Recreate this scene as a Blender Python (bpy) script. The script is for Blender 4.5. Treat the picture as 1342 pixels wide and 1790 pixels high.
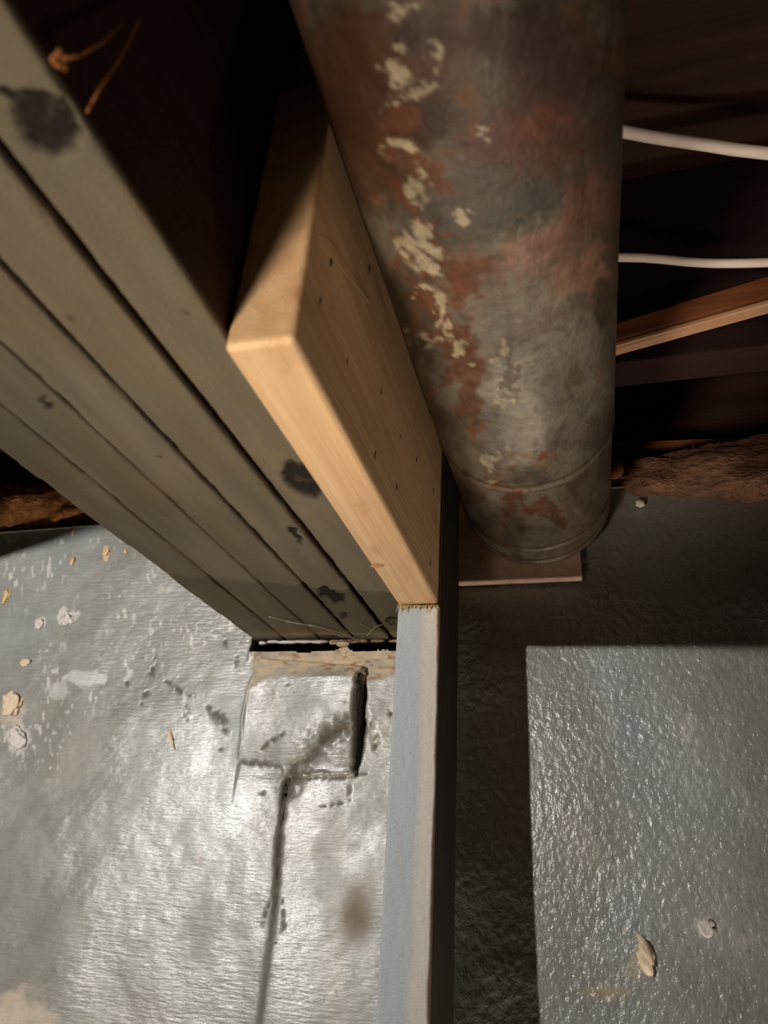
import bpy, bmesh, math, random
import numpy as np
from mathutils import Matrix, Vector
random.seed(7); rng = np.random.default_rng(7)
for o in list(bpy.data.objects): bpy.data.objects.remove(o)
S = bpy.context.scene; COL = S.collection

# ---------------------------------------------------------------- camera
F = 1240.; CX, CY = 671., 895.
_d = np.array([374., 675., F]); _d /= np.linalg.norm(_d)
_u = np.array([160., 0, F]); _u[1] = -(160*374+F*F)/675.; _u /= np.linalg.norm(_u)
_x = np.cross(_d, _u); _x = -_x if _x[0] < 0 else _x
R = np.array([_x, _d, _u])                       # world = R @ (right, down, forward)
cam = bpy.data.cameras.new('camera'); co = bpy.data.objects.new('camera', cam); COL.objects.link(co)
M = Matrix(((R[0, 0], -R[0, 1], -R[0, 2]), (R[1, 0], -R[1, 1], -R[1, 2]), (R[2, 0], -R[2, 1], -R[2, 2])))
co.matrix_world = M.to_4x4()
cam.sensor_fit = 'VERTICAL'; cam.sensor_height = 36; cam.lens = 36*F/1790
cam.clip_start = .02; cam.dof.use_dof = True; cam.dof.focus_distance = .62; cam.dof.aperture_fstop = cam.lens/3.4
S.camera = co
def ray(px, py): return R @ np.array([(px-CX)/F, (py-CY)/F, 1.])
def on(px, py, ax, val):                         # the pixel's point on a plane x / y / z = val
    r = ray(px, py); return r*val/r[ax]
def proj(P):
    c = P @ R; z = np.maximum(c[:, 2], .02); return CX+F*c[:, 0]/z, CY+F*c[:, 1]/z

# ---------------------------------------------------------------- light
w = bpy.data.worlds.new('world'); S.world = w; w.use_nodes = True
w.node_tree.nodes['Background'].inputs[0].default_value = (.9, .8, .75, 1)
w.node_tree.nodes['Background'].inputs[1].default_value = .0
def lamp(name, loc, power, col, size, target=None, cone=None, blend=.6):
    l = bpy.data.lights.new(name, 'SPOT' if cone else 'POINT'); l.energy = power; l.color = col; l.shadow_soft_size = size
    o = bpy.data.objects.new(name, l); COL.objects.link(o); o.location = loc
    if cone:
        l.spot_size = math.radians(cone); l.spot_blend = blend
        o.rotation_euler = (Vector(target)-Vector(loc)).to_track_quat('-Z', 'Y').to_euler()
    return o
lamp('torch_lamp', (-1.07, -1.15, .236), 122, (1, .955, .91), .018, (-.42, .644, .25), 50, 1.0)
lamp('fill_left', (-.34, .605, -.62), 5.6, (1, .90, .77), .05)  # added unseen fill that brightens the undersides of beam and board
lamp('fill_right', (.20, .6375, -.58), 7, (1, .85, .72), .012)  # added unseen fill for the board's right side and the pipe
lamp('fill_board_end', (-.40, -.45, -.35), 92, (1, .84, .68), .15, (-.122, .214, .238), 16.5, 1.0)  # unseen fill, added to brighten the near end of the board
lamp('fill_dark_right', (.07, -.04, -.40), 5.5, (1, .82, .68), .03, (.07, .39, .48), 30, 1.0)  # added fill for the dark area at right, no visible source
S.view_settings.view_transform = 'Standard'; S.view_settings.look = 'None'
S.view_settings.exposure = 0; S.view_settings.gamma = 1; S.view_settings.use_curve_mapping = False

# ---------------------------------------------------------------- helpers
def lin(c): return tuple((v/255/12.92 if v/255 <= .04045 else ((v/255+.055)/1.055)**2.4) for v in c)
def col4(c): return (*lin(c), 1)
def put(name, me, m=None, parent=None):
    me.name = name
    o = bpy.data.objects.new(name, me); COL.objects.link(o)
    if m and not me.materials: me.materials.append(m)
    if parent: o.parent = parent; o.location = -Vector(parent.location)
    return o
def tag(o, label, cat, group=None, kind=None):
    o['label'] = label; o['category'] = cat
    if group: o['group'] = group
    if kind: o['kind'] = kind
    return o
def struct(o): o['kind'] = 'structure'; return o
def thing(name, label, cat, loc, group=None):
    o = bpy.data.objects.new(name, None); COL.objects.link(o); o.location = loc; o.empty_display_size = .02
    return tag(o, label, cat, group)
def mesh(v, f, smooth=False):
    me = bpy.data.meshes.new('m'); me.from_pydata([tuple(map(float, p)) for p in v], [], [tuple(map(int, q)) for q in f])
    me.update()
    if smooth: me.polygons.foreach_set('use_smooth', [True]*len(me.polygons))
    return me
def bmdone(bm, smooth=False):
    bmesh.ops.recalc_face_normals(bm, faces=bm.faces)
    me = bpy.data.meshes.new('m'); bm.to_mesh(me); bm.free()
    if smooth: me.polygons.foreach_set('use_smooth', [True]*len(me.polygons))
    return me
def bbox(bm, x0, x1, y0, y1, z0, z1, bev=0, seg=2):
    r = bmesh.ops.create_cube(bm, size=1)['verts']
    for v in r: v.co = Vector(((x0+x1)/2+v.co.x*(x1-x0), (y0+y1)/2+v.co.y*(y1-y0), (z0+z1)/2+v.co.z*(z1-z0)))
    if bev:
        es = list({e for v in r for e in v.link_edges})
        bmesh.ops.bevel(bm, geom=es, offset=bev, segments=seg, affect='EDGES', profile=.5)
def box(x0, x1, y0, y1, z0, z1, bev=0, seg=2):
    bm = bmesh.new(); bbox(bm, x0, x1, y0, y1, z0, z1, bev, seg); return bmdone(bm)
def tube(pts, rad, n=8, caps=True):
    P = [Vector(p) for p in pts]; V = []; Fc = []
    if not hasattr(rad, '__len__'): rad = [rad]*len(P)
    up = Vector((.13, .21, 1)).normalized()
    for i, p in enumerate(P):
        t = (P[min(i+1, len(P)-1)]-P[max(i-1, 0)]).normalized()
        a = t.cross(up).normalized(); b = t.cross(a)
        for k in range(n):
            th = 2*math.pi*k/n; V.append(p+(a*math.cos(th)+b*math.sin(th))*rad[i])
    for i in range(len(P)-1):
        for k in range(n): Fc.append((i*n+k, i*n+(k+1) % n, (i+1)*n+(k+1) % n, (i+1)*n+k))
    if caps: Fc.append(tuple(range(n))[::-1]); Fc.append(tuple((len(P)-1)*n+k for k in range(n)))
    return V, Fc
def join(parts, smooth=True):
    V = []; Fc = []
    for v, f in parts:
        b = len(V); V += list(v); Fc += [tuple(i+b for i in q) for q in f]
    return mesh(V, Fc, smooth)
def smoothpath(pts, n=12):
    P = [Vector(p) for p in pts]; out = []
    Q = [P[0]*2-P[1]]+P+[P[-1]*2-P[-2]]
    for i in range(len(P)-1):
        a, b, c, d = Q[i:i+4]
        for k in range(n):
            t = k/n; out.append(.5*((2*b)+(c-a)*t+(2*a-5*b+4*c-d)*t*t+(3*b-a-3*c+d)*t**3))
    out.append(P[-1]); return out
# numpy value noise
_T = rng.random((256, 256))
def vn(x, y, s=0):
    x = np.asarray(x, float)+s*37.7; y = np.asarray(y, float)+s*91.3
    xi = np.floor(x).astype(int); yi = np.floor(y).astype(int); fx = x-xi; fy = y-yi
    fx = fx*fx*(3-2*fx); fy = fy*fy*(3-2*fy)
    g = lambda a, b: _T[a & 255, b & 255]
    return (g(xi, yi)*(1-fx)+g(xi+1, yi)*fx)*(1-fy)+(g(xi, yi+1)*(1-fx)+g(xi+1, yi+1)*fx)*fy
def fbm(x, y, s=0, o=4):
    r = 0; a = .5; t = 0
    for i in range(o): r = r+a*vn(x*2**i, y*2**i, s+i*3); t += a; a *= .55
    return r/t
def ss(a, b, x): t = np.clip((x-a)/(b-a), 0, 1); return t*t*(3-2*t)
def pdist(px, py, pl):                             # distance to a polyline, and signed side of the nearest piece
    best = np.full(px.shape, 1e9); side = np.zeros(px.shape); tt = np.zeros(px.shape); n = len(pl)-1
    for i in range(n):
        (ax, ay), (bx, by) = pl[i], pl[i+1]; ux, uy = bx-ax, by-ay; L = ux*ux+uy*uy
        t = np.clip(((px-ax)*ux+(py-ay)*uy)/L, 0, 1); dx = px-ax-t*ux; dy = py-ay-t*uy
        dd = np.hypot(dx, dy); m = dd < best; best = np.where(m, dd, best)
        side = np.where(m, np.sign(ux*dy-uy*dx), side); tt = np.where(m, (i+t)/n, tt)
    return best, side, tt
def inside(px, py, pg):
    r = np.zeros(px.shape, bool); n = len(pg)
    for i in range(n):
        (x1, y1), (x2, y2) = pg[i], pg[(i+1) % n]
        if y1 == y2: continue
        r ^= ((y1 > py) != (y2 > py)) & (px < (x2-x1)*(py-y1)/(y2-y1)+x1)
    return r
def sdf(px, py, pg):                               # + inside, - outside, in the same units
    d, _, _ = pdist(px, py, list(pg)+[pg[0]]); return np.where(inside(px, py, pg), d, -d)
def setcol(me, rgb, name='tint', al=None):
    a = me.color_attributes.new(name, 'FLOAT_COLOR', 'POINT')
    a.data.foreach_set('color', np.concatenate([rgb, (np.ones(len(rgb)) if al is None else al)[:, None]], 1).astype(np.float32).ravel())
def mix(base, c, m): return base*(1-m[:, None])+np.array(lin(c))[None]*m[:, None]

# ---------------------------------------------------------------- materials
class N:
    def __init__(s, name):
        s.m = bpy.data.materials.new(name); s.m.use_nodes = True; s.t = s.m.node_tree; s.b = s.t.nodes['Principled BSDF']
        s.tc = s.t.nodes.new('ShaderNodeTexCoord').outputs['Object']
    def n(s, k, **kw):
        x = s.t.nodes.new('ShaderNode'+k)
        for a, v in kw.items(): setattr(x, a, v)
        return x
    def l(s, a, b): s.t.links.new(a, b)
    def mapp(s, scale, rot=(0, 0, 0)):
        m = s.n('Mapping'); m.inputs['Scale'].default_value = scale; m.inputs['Rotation'].default_value = rot; s.l(s.tc, m.inputs[0]); return m.outputs[0]
    def noise(s, sc, det=4, rough=.6, scale=(1, 1, 1), rot=(0, 0, 0), dist=0):
        x = s.n('TexNoise'); x.inputs['Scale'].default_value = sc; x.inputs['Detail'].default_value = det
        x.inputs['Roughness'].default_value = rough; x.inputs['Distortion'].default_value = dist
        s.l(s.mapp(scale, rot), x.inputs['Vector']); return x.outputs['Fac']
    def ramp(s, f, stops):
        r = s.n('ValToRGB'); e = r.color_ramp.elements
        while len(e) < len(stops): e.new(.5)
        for i, (p, c) in enumerate(stops):
            e[i].position = p; e[i].color = c if len(c) == 4 else (*c, 1)
        s.l(f, r.inputs[0]); return r.outputs[0]
    def mix(s, a, b, f, mode='MIX'):
        x = s.n('MixRGB', blend_type=mode)
        for i, v in ((0, f), (1, a), (2, b)):
            if hasattr(v, 'links'): s.l(v, x.inputs[i])
            else: x.inputs[i].default_value = v
        return x.outputs[0]
    def math(s, op, a, b=0.):
        x = s.n('Math', operation=op)
        for i, v in ((0, a), (1, b)):
            if hasattr(v, 'links'): s.l(v, x.inputs[i])
            else: x.inputs[i].default_value = v
        return x.outputs[0]
    def attr(s, name='tint'): return s.n('Attribute', attribute_name=name).outputs['Color']
    def bump(s, h, dist, prev=None, st=1.):
        b = s.n('Bump'); b.inputs['Distance'].default_value = dist; b.inputs['Strength'].default_value = st
        s.l(h, b.inputs['Height'])
        if prev: s.l(prev, b.inputs['Normal'])
        return b.outputs[0]
    def done(s, col=None, rough=.5, nrm=None, metal=0., spec=.5):
        for k, v in (('Base Color', col), ('Roughness', rough), ('Normal', nrm), ('Metallic', metal), ('Specular IOR Level', spec)):
            if v is None: continue
            if hasattr(v, 'links'): s.l(v, s.b.inputs[k])
            else: s.b.inputs[k].default_value = v
        return s.m
def g(v): return (v, v, v, 1)

def wall_mat():
    m = N('painted_concrete')
    sep = m.n('SeparateXYZ'); m.l(m.tc, sep.inputs[0])
    right = m.math('GREATER_THAN', sep.outputs[0], -.12)
    br = m.noise(42, 5, .65, (1, 1, 8), (0, math.radians(9), 0))
    br2 = m.noise(90, 4, .7, (1, 1, 5), (0, math.radians(-4), 0))
    strokes = m.mix(br, br2, .45)
    v = m.n('TexVoronoi', feature='SMOOTH_F1'); v.inputs['Scale'].default_value = 170; m.l(m.mapp((1, 1, .8)), v.inputs['Vector'])
    pe = m.noise(260, 3, .6, (1, 1, .75)); pebble = m.mix(v.outputs['Distance'], pe, .6)
    big = m.noise(22, 3, .5)
    n = m.bump(big, .0015, None, .35)
    n = m.bump(m.mix(m.math('MULTIPLY', strokes, .36), m.math('MULTIPLY', pebble, 1.1), right), .0022, n, .8)
    mod = m.ramp(m.mix(strokes, pe, .35), [(.3, g(.78)), (.5, g(.98)), (.7, g(1.14))])
    mott = m.ramp(m.noise(9, 5, .6), [(.35, (.88, .9, .93, 1)), (.65, (1.05, 1.03, .98, 1))])
    c = m.mix(m.mix(m.attr(), mod, 1., 'MULTIPLY'), mott, 1., 'MULTIPLY')
    r = m.ramp(m.noise(40, 4, .6), [(.3, g(.22)), (.7, g(.33))])
    al = m.n('Attribute', attribute_name='tint').outputs['Alpha']; r = m.mix(g(.85), r, al)
    return m.done(c, r, n, 0, m.math('MULTIPLY', al, .9))
def beam_paint():
    m = N('beam_grey_paint')
    n1 = m.noise(60, 5, .65, (1, .15, 1)); n2 = m.noise(500, 2, .6)
    c = m.mix(m.attr(), m.ramp(n1, [(.3, g(.86)), (.7, g(1.08))]), 1., 'MULTIPLY')
    c = m.mix(c, m.ramp(m.noise(14, 4, .6), [(.35, (1.05, 1., .93, 1)), (.65, (.93, .97, 1.03, 1))]), 1., 'MULTIPLY')
    return m.done(c, .68, m.bump(n2, .0006, m.bump(n1, .0015)), 0, .22)
def pine():
    m = N('new_pine')
    rings = m.noise(95, 4, .6, (1, .03, 1), dist=.3); fine = m.noise(700, 2, .5, (1, .02, 1))
    c = m.ramp(rings, [(.3, col4((208, 168, 124))), (.5, col4((220, 182, 138))), (.7, col4((228, 194, 150)))])
    c = m.mix(c, m.ramp(fine, [(.35, g(.9)), (.65, g(1.04))]), 1., 'MULTIPLY')
    c = m.mix(c, m.ramp(m.noise(35, 5, .6, (1, .5, 1)), [(.56, g(1)), (.75, (.74, .64, .56, 1))]), 1., 'MULTIPLY')
    return m.done(c, .55, m.bump(fine, .0004, m.bump(rings, .0004)), 0, .35)
def simple(name, c1, c2, sc=60, rough=.7, bump=.002, stretch=(1, 1, 1), spec=.3):
    m = N(name); f = m.noise(sc, 5, .65, stretch)
    return m.done(m.ramp(f, [(.3, col4(c1)), (.7, col4(c2))]), rough, m.bump(f, bump), 0, spec)
M_wall = wall_mat(); M_beam = beam_paint(); M_pine = pine()
M_oldwood = simple('old_brown_wood', (44, 27, 20), (70, 44, 32), 40, .8, .002, (.08, 1, 1))
M_joist = simple('dark_joist_wood', (34, 19, 18), (52, 30, 26), 40, .85, .002, (.08, 1, 1))
M_beamside = simple('old_beam_side', (66, 38, 26), (96, 60, 42), 40, .8, .002, (1, .08, 1))
M_litedge = simple('lit_edge_wood', (186, 140, 104), (214, 168, 132), 60, .7, .001, (.06, 1, 1))
M_brace = simple('orange_wood', (108, 60, 34), (146, 86, 50), 60, .7, .001, (.06, 1, 1))
M_cable = simple('cable_white', (232, 214, 200), (246, 232, 220), 90, .5, .0002)
M_conc = simple('rough_concrete', (120, 116, 108), (150, 146, 138), 12, .9, .004)
M_ins = simple('brown_insulation', (136, 82, 46), (206, 140, 84), 60, .95, .01, (1, 1, 2))
M_insg = simple('greyed_insulation', (110, 80, 64), (170, 124, 100), 45, .95, .02, (1, 1, 2))
M_fibre = simple('dry_fibre', (196, 158, 96), (226, 196, 140), 300, .9, 0)
M_web = simple('cobweb_silk', (176, 164, 140), (206, 194, 170), 300, .8, 0)
M_chip = simple('plaster_cream', (222, 196, 160), (240, 222, 194), 140, .8, .002)
M_chipw = simple('paint_chip_white', (206, 196, 188), (232, 224, 216), 200, .5, .001)
M_mortar = simple('cream_mortar', (176, 152, 118), (214, 192, 158), 110, .85, .003)
M_block = simple('pinkish_block', (186, 150, 132), (216, 184, 166), 90, .85, .002)
M_postshade = simple('post_side_shade', (34, 28, 24), (50, 40, 32), 60, .8, .001, (1, 1, .1))  # near-black for the post's sides, shade put into the colour
M_hole = simple('dark_hole', (48, 26, 16), (60, 36, 22), 200, .9, 0)

# ---------------------------------------------------------------- setting
Y = .6439                     # face of the far wall
LEDGE = .1995
def build_wall():
    st = .0015; X0, X1, Z0, Z1 = -.80, .30, -.25, .360
    xs = np.arange(X0, X1+st/2, st); zs = np.arange(Z0, Z1+st/2, st); nx, nz = len(xs), len(zs)
    gx, gz = np.meshgrid(xs, zs, indexing='ij'); gx = gx.ravel(); gz = gz.ravel()
    px, py = proj(np.stack([gx, np.full_like(gx, Y), gz], 1))
    wx = px+(fbm(px/26, py/26, 1)-.5)*16; wy = py+(fbm(px/26, py/26, 2)-.5)*16      # rough outlines
    h = (fbm(gx*9, gz*9, 3, 2)-.5)*.006+(fbm(gx*40, gz*40, 4)-.5)*.0010
    # mortar patch under the beam: rises to the right, drops sharply at its right edge
    patch = [(452, 1150), (640, 1165), (636, 1200), (633, 1250), (627, 1300), (621, 1356), (497, 1362), (490, 1338), (417, 1334), (425, 1250), (438, 1190)]
    sp = sdf(px+(wx-px)*.35, py+(wy-py)*.35, patch)
    rise = .0015+.0105*ss(430, 625, px)*ss(1160, 1190, py)*(1-.6*ss(1290, 1350, py))
    rise = rise+.055*np.clip(gz-.09, 0, .11)
    h += rise*ss(-1, 3, sp)
    recess = [(622, 1262), (640, 1262), (628, 1356), (505, 1360), (512, 1335), (548, 1318), (566, 1290), (596, 1272)]
    sr = sdf(wx, wy, recess); h -= (rise*.3+.001)*ss(0, 12, sr)*ss(-1, 2, sp)
    pl = [(505, 1352), (497, 1380), (492, 1430), (487, 1480), (484, 1545), (478, 1600), (468, 1680), (452, 1800), (440, 1900)]
    dd, sd, tt = pdist(px+(wx-px)*.5, py, pl)
    left = (px < np.interp(py, [1352, 1380, 1430, 1480, 1545, 1600, 1680, 1800, 1900], [505, 497, 492, 487, 484, 478, 468, 452, 440])+(wx-px)*.5)
    fade = ss(1340, 1375, py)
    h += np.where(left, 1, 0)*.0040*np.exp(-dd/70)*fade*(1-.65*ss(1540, 1640, py))
    h -= .0030*np.exp(-((dd+3*(fbm(px/8, py/8, 53)-.4))/3.6)**2)*fade*(1-.9*ss(1540, 1640, py))
    # socket where the crack meets the patch
    sc = sdf(wx, wy, [(492, 1358), (560, 1338), (545, 1362), (518, 1392), (498, 1412)]); h -= .0008*ss(0, 14, sc)
    # edge of the left part of the wall
    edge = [(455, 1110), (447, 1160), (432, 1235), (417, 1340), (404, 1420), (396, 1500)]
    de, _, te = pdist(px, py, edge); h += ss(3, -3, px-np.interp(py, [p[1] for p in edge], [p[0] for p in edge]))*.0014*np.exp(-de/60)*(1-ss(1330, 1440, py))
    dash = [([(270, 1148), (258, 1190), (248, 1232)], 6), ([(288, 1190), (312, 1207), (338, 1217)], 5), ([(324, 1232), (326, 1262)], 4), ([(366, 1236), (384, 1252), (396, 1280)], 11),
            ([(390, 1108), (397, 1130)], 4), ([(416, 1145), (414, 1163)], 4), ([(420, 1330), (490, 1340)], 5), ([(500, 1361), (560, 1361), (622, 1356), (640, 1353)], 2.6), ([(222, 1185), (222, 1200)], 4),
            ([(661, 1282), (656, 1312)], 5), ([(683, 1240), (682, 1252)], 4), ([(612, 1368), (610, 1400)], 2), ([(560, 1412), (600, 1404)], 3), ([(510, 1200), (506, 1196)], 3), ([(460, 1310), (500, 1285)], 4),
            ([(458, 1620), (476, 1560)], 2.5), ([(492, 1570), (496, 1620), (480, 1650)], 2.5), ([(385, 1308), (387, 1315)], 4), ([(455, 1395), (462, 1384)], 5)]
    dirt = np.zeros_like(h)
    for q, r in dash:
        a, _, at = pdist(px+(wx-px)*.45, py+(wy-py)*.45, q); k = np.exp(-(a/(r*(.35+.85*np.sin(np.clip(at, .02, .98)*math.pi))))**2)*ss(.34, .6, fbm(px/7, py/9, 17)); h -= .0009*k; dirt = np.maximum(dirt, k*.7)
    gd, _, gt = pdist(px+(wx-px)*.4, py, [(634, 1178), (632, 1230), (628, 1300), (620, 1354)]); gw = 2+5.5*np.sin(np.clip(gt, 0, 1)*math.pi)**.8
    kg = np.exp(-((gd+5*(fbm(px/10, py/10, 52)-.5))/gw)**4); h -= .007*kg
    bd, _, bt = pdist(wx, wy, [(622, 1268), (592, 1282), (560, 1304), (536, 1336), (508, 1368), (499, 1384)]); kb = np.exp(-(bd/(27-12*bt))**2)*ss(.22, .62, fbm(px/9, py/9, 51)*.8+.25*np.exp(-(bd/8)**2)); h -= .0020*kb*(1-kg)
    # ragged lip and mortar along the ledge
    lip = ss(.188, .200, gz)*(gx > -.325)*(gx < -.12); h += lip*(fbm(gx*90, gz*90, 9)-.35)*.006
    P = np.stack([gx, Y-h, gz], 1)
    # colours
    base = np.tile(np.array(lin((146, 144, 136))), (len(gx), 1))
    base = mix(base, (166, 168, 166), ss(.45, .65, fbm(gx*7, gz*5, 5))*.6)
    base = mix(base, (176, 168, 156), (ss(.5, .8, fbm(px/60, py/120, 6))*(px > 430)*(px < 690)*.6))
    cream = sdf(px+(wx-px)*1.6, py+(wy-py)*1.6, [(430, 1215), (448, 1120), (700, 1120), (700, 1182), (640, 1190), (560, 1184), (480, 1188), (444, 1202)])
    base = mix(base, (214, 190, 156), ss(-6, 16, cream+12*(fbm(px/10, py/6, 54)-.5))*.9)
    base = mix(base, (178, 170, 156), ss(0, 8, cream)*ss(.5, .65, fbm(px/22, py/10, 55))*.7)
    base = mix(base, (150, 112, 76), ss(0, 8, cream)*ss(.58, .74, fbm(px/16, py/6, 8))*.7)
    base = mix(base, (84, 78, 70), np.clip(dirt+np.exp(-(dd/(6+8*ss(1560, 1680, py)))**2)*fade*(.8-.40*ss(1540, 1640, py)), 0, 1)*.9)
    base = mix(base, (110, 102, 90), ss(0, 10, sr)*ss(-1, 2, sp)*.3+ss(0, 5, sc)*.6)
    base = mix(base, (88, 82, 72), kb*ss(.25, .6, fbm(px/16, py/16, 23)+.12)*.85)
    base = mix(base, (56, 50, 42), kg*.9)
    base = mix(base, (104, 98, 84), np.exp(-((px-455)/45)**2-((py-1322)/12)**2)*.75)
    for cx, cy, rx, ry, c, k in [(620, 1606, 34, 46, (122, 96, 62), .75), (628, 1560, 24, 26, (130, 108, 78), .5), (352, 1504, 9, 5, (120, 80, 50), .8), (270, 1522, 9, 9, (110, 100, 80), .5), (205, 1465, 8, 40, (122, 118, 104), .5),
                                 (390, 1655, 14, 14, (112, 110, 108), .5), (658, 1300, 8, 20, (110, 96, 72), .7), (683, 1248, 5, 7, (110, 80, 56), .8), (450, 1308, 30, 10, (120, 112, 92), .5)]:
        base = mix(base, c, k*np.exp(-((wx-cx)/rx)**2-((wy-cy)/ry)**2))
    for cx, cy, rx, ry, t, c, k in [(115, 1078, 22, 16, .5, (226, 222, 216), .9), (70, 1088, 9, 9, .48, (224, 218, 212), .9), (30, 1288, 22, 30, .5, (214, 208, 204), .8), (150, 1185, 34, 14, .5, (214, 214, 212), .7), (100, 1205, 22, 16, .5, (206, 206, 204), .6),
                                    (22, 1250, 22, 30, .5, (214, 196, 176), .5), (185, 968, 5, 14, .4, (226, 196, 150), .9), 
                                    (1200, 1275, 16, 30, .5, (186, 182, 176), .7), (1235, 1620, 20, 16, .45, (192, 184, 176), .7), (1300, 1645, 16, 14, .5, (180, 176, 170), .6), (1030, 1655, 14, 16, .5, (184, 180, 172), .6), (1062, 1735, 40, 16, .5, (176, 160, 126), .6), (1110, 1690, 20, 20, .45, (190, 178, 150), .5)]:
        q = np.exp(-((px-cx)/rx)**2-((py-cy)/ry)**2); base = mix(base, c, k*ss(t-.06, t+.08, q*.6+fbm(px/9, py/14, 11)*.5)*(q > .05))
    lowl = ss(1690, 1790, py)*ss(150, 20, px) if False else np.clip((py-1700)/90, 0, 1)*np.clip((170-px)/150, 0, 1)
    base = mix(base, (212, 196, 176), ss(.35, .6, lowl*.5+fbm(px/30, py/22, 12)*.5)*(lowl > .02)*.8)
    specks = ss(.74, .84, vn(px/4.5, py/12, 14))*ss(.45, .72, fbm(px/60, py/60, 15))*(px < 420)*ss(1500, 1250, py); base = mix(base, (224, 220, 214), specks*.8)
    matte = np.maximum.reduce([dirt*1.6, kg, kb*.8, ss(-3, 8, cream)*.85, .6*np.exp(-((wx-620)/34)**2-((wy-1600)/50)**2), ss(.45, .75, fbm(gx*30, gz*26, 61))*.22, np.exp(-(dd/7)**2)*fade*.9])
    global HGRID; HGRID = (xs, zs, h.reshape(nx, nz))
    keep = np.ones((nx-1, nz-1), bool)
    cxx = (xs[:-1]+st/2)[:, None]; czz = (zs[:-1]+st/2)[None]
    led = LEDGE+(fbm(cxx*60+0*czz, cxx*0+1.5+0*czz, 20)-.5)*.006+.0055*np.exp(-((cxx+.224)/.006)**2)
    keep &= ~((cxx > -.3245) & (cxx < -.125) & (czz > led))
    ii, jj = np.nonzero(keep); a = ii*nz+jj
    faces = np.stack([a, a+nz, a+nz+1, a+1], 1)
    V = P; nV = len(V)
    # plain extension of the wall, its pocket and its top
    ex = []; ef = []
    def q(*p):
        b = nV+len(ex); ex.extend(p); ef.append((b, b+1, b+2, b+3))
    y2 = Y+.006; YB = Y+.2
    q((-1.9, y2, -.75), (1.1, y2, -.75), (1.1, y2, Z0+.004), (-1.9, y2, Z0+.004))
    q((-1.9, y2, Z0), (X0+.004, y2, Z0), (X0+.004, y2, Z1), (-1.9, y2, Z1)); q((X1-.004, y2, Z0), (1.1, y2, Z0), (1.1, y2, Z1), (X1-.004, y2, Z1))
    for x0, x1 in ((-1.9, -.3245), (-.125, 1.1)): q((x0, Y-.002, Z1), (x1, Y-.002, Z1), (x1, YB, Z1), (x0, YB, Z1))
    q((-.3245, Y, .19), (-.3245, YB, .19), (-.3245, YB, Z1), (-.3245, Y, Z1)); q((-.125, YB, .19), (-.125, Y, .19), (-.125, Y, Z1), (-.125, YB, Z1))
    q((-.3245, Y+.003, LEDGE-.001), (-.125, Y+.003, LEDGE-.001), (-.125, YB, LEDGE-.004), (-.3245, YB, LEDGE-.004)); q((-.3245, YB, .19), (-.125, YB, .19), (-.125, YB, Z1), (-.3245, YB, Z1))
    q((-1.9, YB, Z1), (1.1, YB, Z1), (1.1, YB, .70), (-1.9, YB, .70))
    V = np.concatenate([V, np.array(ex)]); Fa = np.concatenate([faces, np.array(ef)])
    base = np.concatenate([base, np.tile(np.array(lin((140, 136, 126))), (len(ex), 1))])
    me = bpy.data.meshes.new('wall'); me.vertices.add(len(V)); me.vertices.foreach_set('co', V.astype(np.float32).ravel())
    me.loops.add(len(Fa)*4); me.loops.foreach_set('vertex_index', Fa.astype(np.int32).ravel())
    me.polygons.add(len(Fa)); me.polygons.foreach_set('loop_start', np.arange(0, len(Fa)*4, 4, dtype=np.int32))
    sm = np.ones(len(Fa), bool); sm[len(faces):] = False; me.polygons.foreach_set('use_smooth', sm)
    me.update(calc_edges=True); me.validate(); setcol(me, base, al=np.concatenate([np.clip(1-matte, 0, 1), np.zeros(len(ex))]))
    return put('wall_far', me, M_wall)
wallo = struct(build_wall())
struct(put('floor', box(-1.95, 1.15, -2.05, .84, -.80, -.75), M_conc))
struct(put('wall_left', box(-1.95, -1.90, -2.05, .84, -.75, .70), M_conc))
struct(put('wall_right', box(1.10, 1.15, -2.05, .84, -.75, .70), M_conc))
struct(put('wall_near', box(-1.90, 1.10, -2.05, -2.0, -.75, .70), M_conc))
ceil = struct(put('ceiling', box(-1.95, 1.15, -2.05, .84, .70, .72), M_oldwood))

# ledge mortar: pale lumps left in the gap under the beam end
def lump(c, r, s, n=2, noise=.35):
    bm = bmesh.new(); bmesh.ops.create_icosphere(bm, subdivisions=n, radius=1)
    for v in bm.verts:
        k = 1+noise*(float(fbm(np.array([v.co.x*1.7+s*5.1+v.co.z]), np.array([v.co.y*1.7+s*2.3]), s % 7, 3)[0])-.5)*2
        v.co = Vector((c[0]+v.co.x*r[0]*k, c[1]+v.co.y*r[1]*k, c[2]+v.co.z*r[2]*k))
    V = [tuple(v.co) for v in bm.verts]; Fc = [tuple(v.index for v in f.verts) for f in bm.faces]; bm.free(); return V, Fc
L = []
for i in range(46):
    x = -.322+.19*i/45+random.uniform(-.002, .002)
    if -.316 < x < -.236 and i % 4: continue
    L.append(lump((x, .648+random.uniform(-.002, .004), .1985+random.uniform(-.002, .0005)), (.004, .003, random.uniform(.0010, .0018)), i, 1))
for i, (x, z, rx, rz) in enumerate([(-.226, .2075, .0075, .0042), (-.234, .209, .007, .003), (-.215, .2095, .008, .002), (-.205, .2095, .006, .002), (-.19, .2095, .008, .002), (-.172, .209, .008, .0022), (-.156, .208, .008, .003)]):
    L.append(lump((x, .645, z), (rx, .004, rz), i+60, 2))
o = put('mortar', join(L), M_mortar, wallo); o['kind'] = 'stuff'; o['label'] = 'cream crumbly mortar along the ledge under the beam end'
L = [lump((x, .6445, z), (rx, .003, rz), i+80, 2, .4) for i, (x, z, rx, rz) in enumerate([(-.285, .2098, .012, .0020), (-.266, .2102, .014, .0022), (-.25, .2098, .010, .0022), (-.30, .2104, .008, .0016), (-.312, .2095, .005, .002)])]
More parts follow.
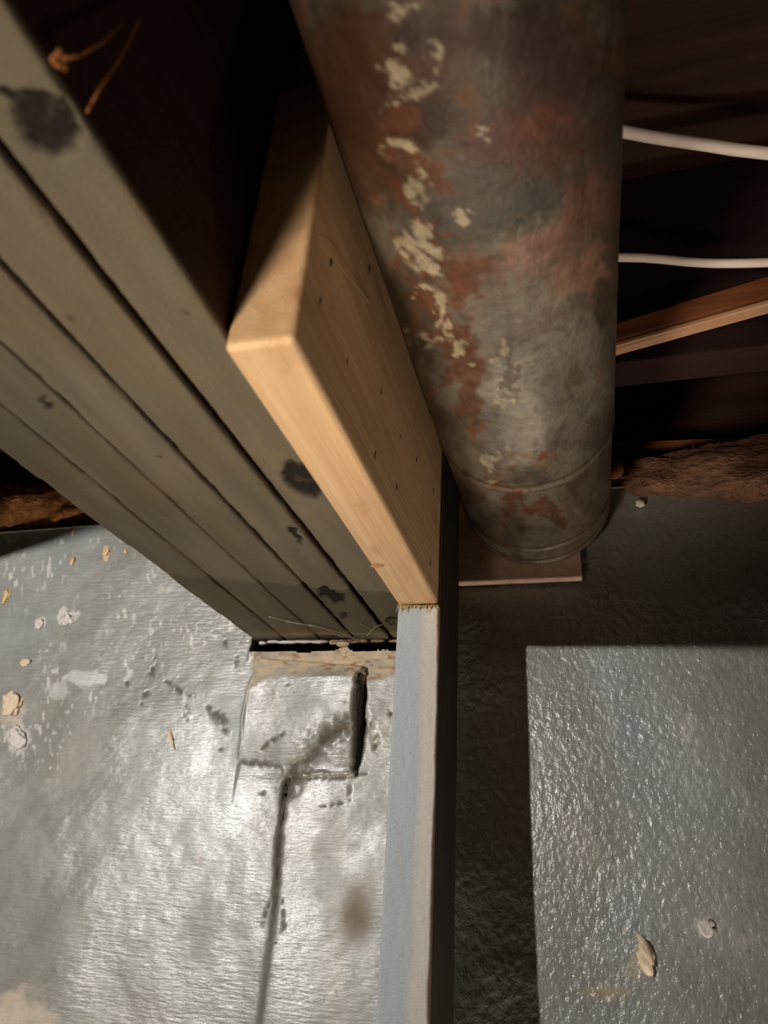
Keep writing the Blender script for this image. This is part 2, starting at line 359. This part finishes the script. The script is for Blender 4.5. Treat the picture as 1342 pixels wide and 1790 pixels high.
o = put('paint_lumps', join(L), M_chipw, wallo); o['kind'] = 'stuff'; o['label'] = 'shiny whitish dried paint at the beam end'

# ---------------------------------------------------------------- beam of five planks
BZ = .2111
beam = thing('support_beam', 'grey painted built-up beam of five long planks resting on the wall ledge', 'beam', (-.232, -.67, BZ))
def plank(x0, x1, dz, marks, s):
    y0, y1 = -1.98, .70
    ys = np.concatenate([np.arange(y0, .0, .08), np.arange(.0, y1+.0005, .0015)]); nyy = len(ys)
    bev = .0012
    prof = [(x0, .446), (x0, .0045), (x0, bev*1.6), (x0+bev*.3, bev*.5), (x0+bev, 0)]
    nn = max(8, int((x1-x0)/.0015)); prof += [(x0+bev+(x1-x0-2*bev)*i/nn, 0) for i in range(1, nn)]+[(x1-bev, 0), (x1-bev*.3, bev*.5), (x1, bev*1.6), (x1, .0045), (x1, .446)]
    pr = np.array(prof); n = len(pr)
    gx = np.tile(pr[:, 0], nyy); gy = np.repeat(ys, n); zz = np.tile(pr[:, 1], nyy)
    isbot = zz < .01
    gz = np.where(isbot, BZ+dz+zz, zz)
    gz = gz+isbot*(fbm(gy*3+s, gx*0+s, s)-.5)*.0016
    edge = np.minimum(gx-x0, x1-gx)
    gz += isbot*ss(.004, 0, edge)*0 + isbot*(edge < .0022)*(fbm(gy*60, gx*0+s*3, s+3)-.45).clip(0)*.004
    P = np.stack([gx, gy, gz], 1); px, py = proj(P); px = np.where(gy > .03, px, -999)
    c = np.tile(np.array(lin((106, 98, 81))), (len(P), 1))
    c = mix(c, (128, 120, 102), ss(.5, .75, fbm(gx*30, gy*6, s+5))*.5)
    c = mix(c, (112, 96, 76), isbot*(edge < .0015)*ss(.45, .6, fbm(gy*40, gx*0+s, s+8))*.8)
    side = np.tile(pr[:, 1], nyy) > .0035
    wx = px+(fbm(px/14, py/14, s)-.5)*22; wy = py+(fbm(px/14, py/14, s+1)-.5)*22
    for mx, my, rx, ry, an, dep, k in marks:
        ca, sa = math.cos(math.radians(an)), math.sin(math.radians(an)); u = (wx-mx)*ca+(wy-my)*sa; v = -(wx-mx)*sa+(wy-my)*ca
        q = np.exp(-((u/rx)**2+(v/ry)**2)**1.5)*isbot*k
        t = ss(.15, .42, q*(.45+fbm(px/11, py/11, s+2)))
        c = mix(c, (22, 15, 12), t*.97); c = mix(c, (70, 60, 50), t*ss(.60, .72, fbm(px/16, py/16, s+6))*.8); P[:, 2] += t*dep*(.5+fbm(px/9, py/9, s+4))
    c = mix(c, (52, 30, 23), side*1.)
    a = (np.arange(nyy-1)[:, None]*n+np.arange(n-1)[None]).ravel()
    Fa = np.stack([a, a+1, a+n+1, a+n], 1)
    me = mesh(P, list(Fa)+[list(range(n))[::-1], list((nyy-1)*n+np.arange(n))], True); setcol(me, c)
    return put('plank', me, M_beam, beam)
px_ = [-.3225, -.2874, -.2502, -.2143, -.1771, -.1435]
E_ = [(0, -.0008), (.0006, .0), (.0004, -.0011), (.0013, -.0013), (.0013, .0)]
mk = [[(505, 1100, 6, 3, 0, .001, .8)],
      [(80, 705, 18, 8, 40, .001, .45), (560, 1135, 22, 5, 20, .001, 0)],
      [(512, 1090, 8, 4, 60, .001, .7), (280, 800, 10, 3, 40, .0005, .3)],
      [(515, 935, 17, 6, 45, .001, .75), (578, 1040, 24, 9, 15, .0015, .95), (600, 1075, 6, 4, 0, .001, .6), (200, 500, 14, 8, 40, .0008, .3), (125, 560, 20, 10, 45, .0008, .3)],
      [(80, 215, 62, 44, 45, .003, 1.0), (528, 840, 38, 24, 45, .0025, 1.0), (8, 163, 22, 10, 30, .001, .7), (325, 545, 12, 5, 0, .0004, .3), (440, 860, 12, 3, 0, .0004, 0), (680, 1085, 10, 4, 20, .001, .5)]]
gapw = [.0004, .0015, .0003, .0022, .0019, 0]
for i in range(5):
    plank(px_[i]+gapw[i], px_[i+1]-gapw[i+1], [.0007, 0, .0005, -.0006, .0002][i], mk[i], i+1)
# ---------------------------------------------------------------- new board beside the beam
LZ = .2038; LX0, LX1, LY0, LY1 = -.1430, -.1092, .214, .537
board = thing('wooden_board', 'short new pale pine board on edge against the beam, end grain facing the camera', 'board', ((LX0+LX1)/2, LY0, LZ))
put('plank', box(LX0, LX1, LY0, LY1, LZ, .392, .0032, 4), M_pine, board)
L = []
for (x, y) in [(578, 458), (560, 525), (607, 633), (666, 683), (655, 796), (700, 763), (693, 851), (728, 803), (757, 858), (645, 470), (752, 985)]:
    p = on(x, y, 0, LX1); s = random.uniform(.0010, .0018)
    a = random.uniform(-.3, .3)
    V, Fc = lump((LX1+.00005, p[1], p[2]), (.0003, s*.8, s*2.0), int(x), 2, .5); L.append((V, Fc))
o = put('staple_hole', join(L), M_hole, board); o['kind'] = 'stuff'; o['label'] = 'small dark staple holes in the board side'
L = []
p = on(657, 989, 2, LZ)
V, Fc = lump((p[0]+.001, p[1], LZ+.00006), (.0055, .0042, .0003), 5, 3, .5)
o = put('knot', mesh(V, Fc, True), simple('knot_wood', (168, 118, 74), (208, 160, 110), 260, .6, .0004), board); o['label'] = 'small brown knot'
L = []
for i in range(110):
    x = random.uniform(LX0, LX1); ln = random.uniform(.0015, .005)*(1 if random.random() < .85 else 1.8)
    a = random.gauss(0, .35); p0 = Vector((x, LY1-.0008, LZ+.0008)); p1 = p0+Vector((math.sin(a)*ln*.7, -random.uniform(.0002, .0012), -ln))
    L.append(tube([p0, (p0+p1)/2+Vector((0, -.0003, 0)), p1], [.0004, .0003, .00005], 4))
o = put('splinter', join(L), M_fibre, board); o['kind'] = 'stuff'; o['label'] = 'frayed saw-cut splinters hanging from the lower end'

# ---------------------------------------------------------------- post
def post_mat():
    m = N('post_bluish_paint'); sep = m.n('SeparateXYZ'); m.l(m.tc, sep.inputs[0])
    n1 = m.noise(30, 5, .6, (1, 1, .35)); n2 = m.noise(240, 3, .6, (1, 1, 5)); edge = m.math('ADD', sep.outputs[0], m.math('MULTIPLY', n1, .010))
    f = m.ramp(m.math('MULTIPLY', m.math('ADD', edge, .1225), 90.), [(.2, g(0)), (.8, g(1))])
    c = m.mix(col4((176, 182, 184)), col4((202, 194, 182)), f)
    e2 = m.ramp(m.math('MULTIPLY', m.math('ADD', edge, .1065), 400.), [(.2, g(0)), (.9, g(1))])
    c = m.mix(c, col4((104, 84, 64)), e2)
    c = m.mix(c, m.ramp(n2, [(.3, g(.9)), (.7, g(1.06))]), 1., 'MULTIPLY')
    return m.done(c, .5, m.bump(n2, .0005, m.bump(n1, .002)), 0, .45)
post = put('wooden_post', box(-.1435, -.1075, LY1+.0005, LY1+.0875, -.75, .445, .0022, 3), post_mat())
post.data.materials.append(M_postshade)
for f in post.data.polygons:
    if abs(f.normal.x) > .8: f.material_index = 1  # side faces take the painted shade
tag(post, 'upright blue-grey painted timber post whose front meets the new pine board', 'post')

# ---------------------------------------------------------------- duct pipe
PX, PZ, PR = -.0320, .3430, .0700
pipe = thing('duct_pipe', 'large rusty galvanized round duct running beside the new board to the wall', 'pipe', (PX, .628, PZ))
def pipe_mat():
    m = N('rusty_galvanized'); f = m.noise(140, 5, .7); f2 = m.noise(34, 5, .65, (1, .5, 1), dist=.6)
    c = m.mix(m.attr(), m.ramp(f, [(.3, g(.74)), (.7, g(1.22))]), 1., 'MULTIPLY')
    c = m.mix(c, m.ramp(f2, [(.3, g(.74)), (.7, g(1.18))]), 1., 'MULTIPLY')
    return m.done(c, m.ramp(f2, [(.3, g(.36)), (.7, g(.62))]), m.bump(f, .0007, m.bump(f2, .0015)), .35, .5)
M_pipe = pipe_mat()
PB = [ # px, py, rx, ry, angle, colour, strength, threshold
 (640, 150, 150, 210, 60, (74, 46, 29), .9, .30), (600, 330, 60, 150, 70, (84, 54, 35), .8, .32), (880, 60, 90, 60, 0, (58, 42, 32), .9, .3),
 (740, 60, 40, 70, 80, (60, 44, 34), .9, .32), (960, 110, 110, 110, 0, (66, 50, 44), .8, .3), (920, 250, 140, 80, -15, (86, 56, 48), .8, .34),
 (940, 215, 60, 30, -20, (108, 68, 52), .8, .36), (750, 215, 50, 40, 0, (58, 42, 30), .9, .3), (820, 370, 130, 70, -25, (78, 72, 64), .9, .3),
 (960, 340, 140, 30, -25, (74, 72, 66), .9, .3), (1040, 350, 60, 60, 0, (118, 84, 68), .8, .32), (930, 450, 90, 40, -38, (138, 104, 92), .95, .32), (1010, 480, 70, 45, -38, (150, 112, 92), .9, .32),
 (900, 505, 36, 14, -35, (88, 60, 52), .8, .3), (1000, 400, 90, 22, -35, (122, 88, 74), .7, .32),
 (830, 480, 60, 40, 0, (96, 56, 32), .95, .34), (880, 520, 40, 50, 60, (92, 66, 48), .7, .34), (760, 360, 30, 90, -12, (86, 80, 72), .6, .3),
 (920, 620, 130, 150, 0, (128, 122, 110), .75, .28), (900, 720, 60, 110, 0, (150, 144, 132), .8, .34), (1000, 690, 50, 90, 0, (120, 112, 100), .7, .3), (950, 560, 100, 26, -28, (98, 84, 74), .6, .34),
 (895, 650, 9, 60, 4, (84, 68, 52), .6, .4), (1000, 660, 16, 30, 0, (96, 78, 60), .7, .4), (980, 555, 9, 9, 0, (110, 66, 44), .9, .4), (940, 783, 18, 10, -20, (118, 66, 38), .95, .4), (930, 800, 40, 14, 0, (136, 108, 76), .6, .38),
 (830, 745, 12, 14, 0, (124, 66, 36), .9, .4), (860, 760, 22, 70, 0, (104, 96, 92), .7, .3), (800, 780, 40, 50, 30, (128, 118, 98), .6, .32)]
WB = [(690, 130, 30, 16), (735, 160, 34, 16), (705, 90, 14, 10), (760, 100, 12, 26), (700, 185, 20, 8), (700, 255, 26, 14), (725, 320, 22, 18), (735, 345, 18, 10), (745, 400, 22, 24), (720, 430, 34, 14), (735, 450, 30, 20), (755, 462, 22, 10),
      (770, 540, 10, 36), (735, 505, 22, 8), (790, 570, 10, 26), (740, 600, 34, 8), (690, 570, 12, 7), (810, 610, 8, 18), (890, 610, 8, 18), (865, 628, 6, 8), (885, 690, 5, 34), (850, 800, 10, 14), (862, 838, 16, 5), (700, 20, 26, 14), (820, 385, 20, 14), (840, 230, 14, 10)]
RB = [(740, 470, 20, 12), (745, 300, 70, 14), (735, 375, 60, 9), (700, 330, 50, 9), (750, 415, 20, 8), (770, 440, 16, 8), (750, 520, 60, 14), (780, 560, 50, 12), (800, 600, 40, 22), (815, 650, 34, 28), (825, 700, 26, 26), (700, 260, 50, 14), (800, 500, 40, 22), (705, 215, 26, 18), (900, 864, 70, 5), (890, 884, 26, 10), (960, 895, 30, 8)]
def section(y0, y1, r0, r1, s, near=False):
    th = np.linspace(0, 2*math.pi, 361)[:-1]; ys = np.arange(y0, y1, .0015) if not near else np.concatenate([np.arange(y0, .05, .03), np.arange(.05, y1, .0013)])
    ys = np.append(ys, y1); n = len(th)
    T = np.tile(th, len(ys)); yy = np.repeat(ys, n); k = (yy-max(y0, .0))/(y1-max(y0, .0)); r = r0+(r1-r0)*np.clip(k, 0, 1)
    r = r+(fbm(np.cos(T)*2+yy*8, np.sin(T)*2, s)-.5)*.0012
    # rolled beads at the ends of each section
    r += .0010*np.exp(-((yy-y1+.004)/.0016)**2)-.0010*np.exp(-((yy-y1+.0085)/.0022)**2)
    P = np.stack([PX+r*np.cos(T), yy, PZ+r*np.sin(T)], 1); px, py = proj(P); px = np.where(yy > .02, px, 700)
    c = np.tile(np.array(lin((116, 107, 92))), (len(P), 1))
    c = mix(c, (86, 76, 64), ss(.42, .62, fbm(px/70, py/70, s+3)))
    if s == 1: c = mix(c, (76, 68, 58), ss(420, 200, py)*.7)  # near end of the pipe darkened, fading light put into the colour
    c = mix(c, (118, 78, 50), ss(.55, .7, fbm(px/40+9, py/60, s+7))*(.6 if s == 1 else .25))
    wx = px+(fbm(px/30, py/30, 31)-.5)*60; wy = py+(fbm(px/30, py/30, 32)-.5)*60
    wx += (fbm(px/9, py/9, 36)-.5)*16; wy += (fbm(px/9, py/9, 37)-.5)*16
    det = fbm(px/13, py/13, 33); st = fbm((px*.5+py*.86)/9, (px*.86-py*.5)/34, 34); st2 = fbm((px*-.6+py*.8)/8, (px*.8+py*.6)/30, 35)
    for cx, cy, rx, ry, an, cc, kk, t0 in PB:
        ca, sa = math.cos(math.radians(an)), math.sin(math.radians(an)); u = (wx-cx)*ca+(wy-cy)*sa; v = -(wx-cx)*sa+(wy-cy)*ca
        q = np.exp(-(u/rx)**2-(v/ry)**2); c = mix(c, cc, kk*ss(t0-.16, t0+.24, q*(.6+.8*det)*.8))
    for cx, cy, rx, ry in RB:
        u = (wx-cx)*.84+(wy-cy)*.54; v = -(wx-cx)*.54+(wy-cy)*.84; q = np.exp(-(u/rx)**2-(v/ry/1.3)**2); c = mix(c, (100, 60, 38), .8*ss(.20, .56, q*(.4+1.1*st)))
    for cx, cy, rx, ry in WB:
        q = np.exp(-((wx-cx)/rx)**2-((wy-cy)/ry)**2); c = mix(c, (186, 172, 142), .72*ss(.16, .62, q*(-.25+2.1*st2)*(.4+1.2*fbm(px/5, py/5, 41))))
    c = mix(c, (84, 52, 32), np.exp(-((yy-y1+.0085)/.002)**2)*.7)
    a = (np.arange(len(ys)-1)[:, None]*n+np.arange(n)[None]); b = (np.arange(len(ys)-1)[:, None]*n+(np.arange(n)+1)[None] % n)
    Fa = np.stack([a.ravel(), b.ravel(), (b+n).ravel(), (a+n).ravel()], 1)
    me = mesh(P, Fa, True); setcol(me, c); return put('pipe_section', me, M_pipe, pipe)
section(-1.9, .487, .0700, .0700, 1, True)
section(.484, .600, .0696, .0690, 2)
section(.598, .6275, .0684, .0682, 3)

# ---------------------------------------------------------------- block on the wall behind the pipe
b = put('wood_block', box(-.110, .006, .6285, .6385, .2600, .345, .0015), M_block)
tag(b, 'small pinkish block on the dark wall under the far end of the duct', 'block')

# ---------------------------------------------------------------- cables
def cable(pts, r=.0042):
    V, Fc = tube(smoothpath(pts, 14), r, 12); return mesh(V, Fc, True)
zc = .50
c1 = put('electric_cable', cable([(-.195, .226, .505), tuple(on(470, 64, 2, .50)), tuple(on(515, 78, 2, .50)), (-.04, .312, .497), tuple(on(1100, 232, 2, zc)), tuple(on(1225, 252, 2, zc)), tuple(on(1342, 268, 2, zc)), (.30, .445, .50), (.55, .50, .50)], .0046), M_cable)
tag(c1, 'upper white cable slanting through the dark behind the duct', 'cable', 'white cables in the dark')
c2 = put('electric_cable', cable([(-.10, .452, .50), tuple(on(1090, 450, 2, zc)), tuple(on(1342, 459, 2, zc)), (.50, .545, .50)], .0040), M_cable)
tag(c2, 'lower white cable running level out from behind the duct', 'cable', 'white cables in the dark')

# ---------------------------------------------------------------- joists, brace, sill
def joist(y0, y1, label):
    o = put('floor_joist', box(-1.88, 1.08, y0, y1, .4475, .699, .002), M_joist); return tag(o, label, 'joist', 'floor joists over the beam')
joist(.186, .224, 'dark brown floor joist in shadow nearest above the new board end')
joist(.560, .598, 'dark brown floor joist in shadow behind the two white cables')
joist(-.22, -.182, 'dark brown floor joist just behind the viewpoint')
joist(-.66, -.622, 'dark brown floor joist farther back behind the viewpoint')
sh = put('floor_joist', box(-.80, -.76, -.19, .642, .306, .447, .002), M_oldwood); tag(sh, 'unseen dark board added left of the beam to shade the wall', 'joist')  # out of view, added to cast the shadow at the wall's upper left
def slanted(p0, p1, hgt, thick, m, name, label, cat):
    a = Vector(p0); b2 = Vector(p1); t = (b2-a).normalized(); n = Vector((0, -1, 0)); up = t.cross(Vector((0, 1, 0)))
    if up.z < 0: up = -up
    bm = bmesh.new(); vs = [bm.verts.new(q) for q in [e+n*(-thick)*i+up*hgt*j for e in (a, b2) for i in (0, 1) for j in (0, 1)]]
    bmesh.ops.convex_hull(bm, input=vs); bmesh.ops.bevel(bm, geom=list(bm.edges), offset=.0025, segments=3, affect='EDGES')
    return tag(put(name, bmdone(bm), m), label, cat)
pa = on(1075, 606, 1, .52); pb = on(1342, 530, 1, .52); t = (pb-pa)
brace = thing('wood_brace', 'orange-brown wooden strip slanting up to the right with a pale lower edge', 'brace', tuple(pa), None)
def part_of(o, parent, name):
    o.name = name
    for k in ('label', 'category'): del o[k]
    o.parent = parent; o.location = -Vector(parent.location); return o
e0 = pa-t*.8; e1 = pb+t*1.2
part_of(slanted(e0+np.array([0, 0, .0045]), e1+np.array([0, 0, .009]), .022, .012, M_brace, 'plank', '', ''), brace, 'plank')
part_of(slanted(e0+np.array([0, .001, 0]), e1+np.array([0, .001, 0]), .0055, .014, M_litedge, 'edge_strip', '', ''), brace, 'edge_strip')['label'] = 'pale lower edge, caught light put into its colour'  # paler strip paints the light caught by the brace's lower edge
pa = on(1075, 782, 1, .69); pb = on(1342, 775, 1, .69)
slanted(pa-(pb-pa)*.2, pb+(pb-pa)*1.0, .009, .03, M_brace, 'sill_strip', 'thin dim brown board edge above the insulation on the wall', 'board')
struct(put('trim_1', box(.02, 1.08, .80, .84, .361, .699), M_oldwood))

# ---------------------------------------------------------------- insulation
def fluff(x0, x1, yc, zc_, ry, rz, s, n=70, m=48, amp=.4, zlo=None):
    V = []; Fc = []
    for i in range(n+1):
        t = i/n; x = x0+(x1-x0)*t; e = (math.sin(math.pi*min(max(t, .02), .98)))**.35
        for k in range(m):
            a = 2*math.pi*k/m
            q = 1+amp*2*(float(fbm(np.array([x*28+math.cos(a)*1.4+s]), np.array([math.sin(a)*1.6+s*3]), s % 5, 4)[0])-.5)
            z = zc_+rz*e*q*math.sin(a)
            if zlo: z = max(z, zlo+.003*math.sin(x*300))
            V.append((x, yc+ry*e*q*math.cos(a), z))
    for i in range(n):
        for k in range(m): Fc.append((i*m+k, i*m+(k+1) % m, (i+1)*m+(k+1) % m, (i+1)*m+k))
    return V, Fc
def hairs(pts, n, ln, r=.00025, spread=1.):
    L = []
    for i in range(n):
        p = Vector(random.choice(pts))+Vector((random.gauss(0, .0015), random.gauss(0, .0015), random.gauss(0, .0015))); d = Vector((random.gauss(0, 1), -abs(random.gauss(0, .8)), random.gauss(-.5, .8))).normalized(); L0 = random.uniform(.4, 1)*ln
        L.append(tube([p, p+d*L0*.5+Vector((0, 0, -.001)), p+d*L0+Vector((random.gauss(0, .002), 0, -.003))], [r, r, r*.3], 3, False))
    return L
def insulation(x0, x1, yc, zc_, ry, rz, s, label, mat, zlo):
    t = thing('insulation_batt', label, 'insulation', ((x0+x1)/2, yc, zc_-rz), 'insulation on top of the wall')
    V, Fc = fluff(x0, x1, yc, zc_, ry, rz, s, zlo=zlo); o = put('fleece', mesh(V, Fc, True), mat, t)
    front = [v for v in V if v[1] < yc-.3*ry and v[2] < zc_+rz*.7]
    h = put('loose_fibre', join(hairs(front, 420, .012)), M_ins, t); h['kind'] = 'stuff'
    return t
insulation(.040, .60, .658, .372, .042, .042, 3, 'ragged grey-brown insulation on the wall top right of the duct', M_insg, .334)
insulation(-.005, .024, .645, .370, .030, .022, 8, 'orange-brown tuft of insulation touching the right side of the duct', M_ins, .346)
insulation(-.132, -.098, .635, .352, .012, .016, 5, 'small brown insulation scrap between post and duct', M_ins, .330)
insulation(-.80, -.545, .668, .398, .045, .032, 6, 'ragged brown insulation on the wall top left of the beam', M_ins, .366)
V, Fc = lump((on(1078, 822, 1, .60)), (.006, .006, .009), 3, 3, .2)
tag(put('wood_plug', mesh(V, Fc, True), M_brace), 'small orange rounded nub at the right side of the duct', 'plug')
V, Fc = lump((on(1118, 880, 1, .638)), (.0045, .004, .0035), 9, 3, .5)
tag(put('debris_crumb', mesh(V, Fc, True), M_chipw), 'small pale crumb under the insulation right of the duct', 'debris')

# ---------------------------------------------------------------- chips and flakes on the wall
def chip(px, py, rx, rz, s, m, label, tilt=0, group='flakes stuck on the painted wall', name='paint_flake', dep=.0012):
    p = on(px, py, 1, Y); V, Fc = lump((0, 0, 0), (rx*.85, dep, rz*.85), s, 3, .95)
    ca, sa = math.cos(tilt), math.sin(tilt)
    ix = int(np.clip(np.searchsorted(HGRID[0], p[0]), 0, len(HGRID[0])-1)); iz = int(np.clip(np.searchsorted(HGRID[1], p[2]), 0, len(HGRID[1])-1)); hh = float(HGRID[2][ix, iz])
    V = [(p[0]+x*ca+z*sa, p[1]-hh-dep*.35+y, p[2]-x*sa+z*ca) for x, y, z in V]
    o = put(name, mesh(V, Fc, True), m); return tag(o, label, 'debris', group)
chip(1128, 1668, .0062, .0135, 3, M_chip, 'cream plaster crumb on the shaded grey wall at lower right', -.45, None, 'plaster_crumb', .005)
M_yel = simple('yellow_flake', (216, 176, 112), (236, 206, 150), 200, .7, .001)
for a in [(20, 1228, .013, .013, 4, M_chip, 'largest cream flake at the left edge of the wall', .2), (42, 1158, .008, .0045, 5, M_chip, 'small pinkish flake above the largest cream flake'), (9, 1042, .006, .011, 6, M_yel, 'yellowish flake at the left edge under the shadow line', .2),
          (186, 966, .0035, .006, 7, M_yel, 'pale yellow flake just left of the beam edge', .4), (220, 964, .0025, .0042, 8, M_yel, 'tiny pale flake touching the beam edge shadow', -.4), (127, 982, .003, .006, 9, M_yel, 'thin yellow flake below the shadow corner', .1),
          (128, 928, .002, .008, 10, M_yel, 'thin straw-coloured flake hanging at the shadow corner', -.1), (300, 1290, .0025, .013, 11, M_chip, 'long thin cream flake mid left of the wall', -.55), (118, 1080, .009, .009, 12, M_chipw, 'white scuffed flake left on the wall, larger of the pair', -.2),
          (68, 1090, .005, .006, 13, M_chipw, 'white flake left on the wall, smaller of the pair', -.4), (28, 1290, .010, .014, 14, M_chipw, 'white flake below the largest cream flake', -.6), (1235, 1622, .006, .006, 15, M_chipw, 'faint whitish flake right of the cream plaster crumb')]:
    chip(*a)

# ---------------------------------------------------------------- cobwebs, straw
def strands(name, lines, r, m, label, cat):
    L = []
    for ln in lines:
        P = smoothpath(ln, 8); L.append(tube(P, r, 5))
    return tag(put(name, join(L), m), label, cat)
def B(px, py, z=BZ-.002): return tuple(on(px, py, 2, z))
strands('cobweb', [[B(470, 1078), B(515, 1090), B(575, 1106), B(620, 1120), B(668, 1130)], [B(540, 1092), B(600, 1108), B(655, 1128)], [B(500, 1086), B(560, 1098), B(640, 1124)]], .00035, M_web, 'pale cobweb strands under the beam close to the wall', 'cobweb')
strands('cobweb', [[B(630, 1090), B(650, 1100), B(664, 1104)], [B(640, 1112), B(655, 1096), B(668, 1092)]], .00035, M_web, 'short cobweb wisp on the beam beside the post top', 'cobweb')
sx = LX1+.0012
strands('cobweb', [[tuple(on(558, 425, 0, sx)), tuple(on(585, 455, 0, sx+.003)), tuple(on(618, 495, 0, sx+.003)), tuple(on(648, 532, 0, sx))], [tuple(on(588, 425, 0, sx)), tuple(on(582, 455, 0, sx)), tuple(on(576, 480, 0, sx))]], .00014, M_fibre, 'brown cobweb thread across the side of the new board', 'cobweb')
bx = -.1425
strands('straw', [[tuple(on(152, 196, 0, bx+.0010)), tuple(on(176, 152, 0, bx+.004)), tuple(on(210, 100, 0, bx+.006)), tuple(on(245, 30, 0, bx+.004))]], .0004, M_ins, 'thin straw sticking up from the near edge of the beam', 'straw')
L = [lump(tuple(on(105+random.gauss(0, 6), 106+random.gauss(0, 7), 0, bx+.002)), (.0012, .0012, .0016), i, 2, .5) for i in range(7)]
L += [tube([Vector(on(105, 104, 0, bx+.003)), Vector(on(140, 96, 0, bx+.003)), Vector(on(180, 72, 0, bx+.003)), Vector(on(215, 40, 0, bx+.002))], [.0008, .0006, .0005, .0003], 5)]
tag(put('dust_clump', join(L), M_ins), 'fuzzy tan dust clump on the beam side at the upper left', 'debris')
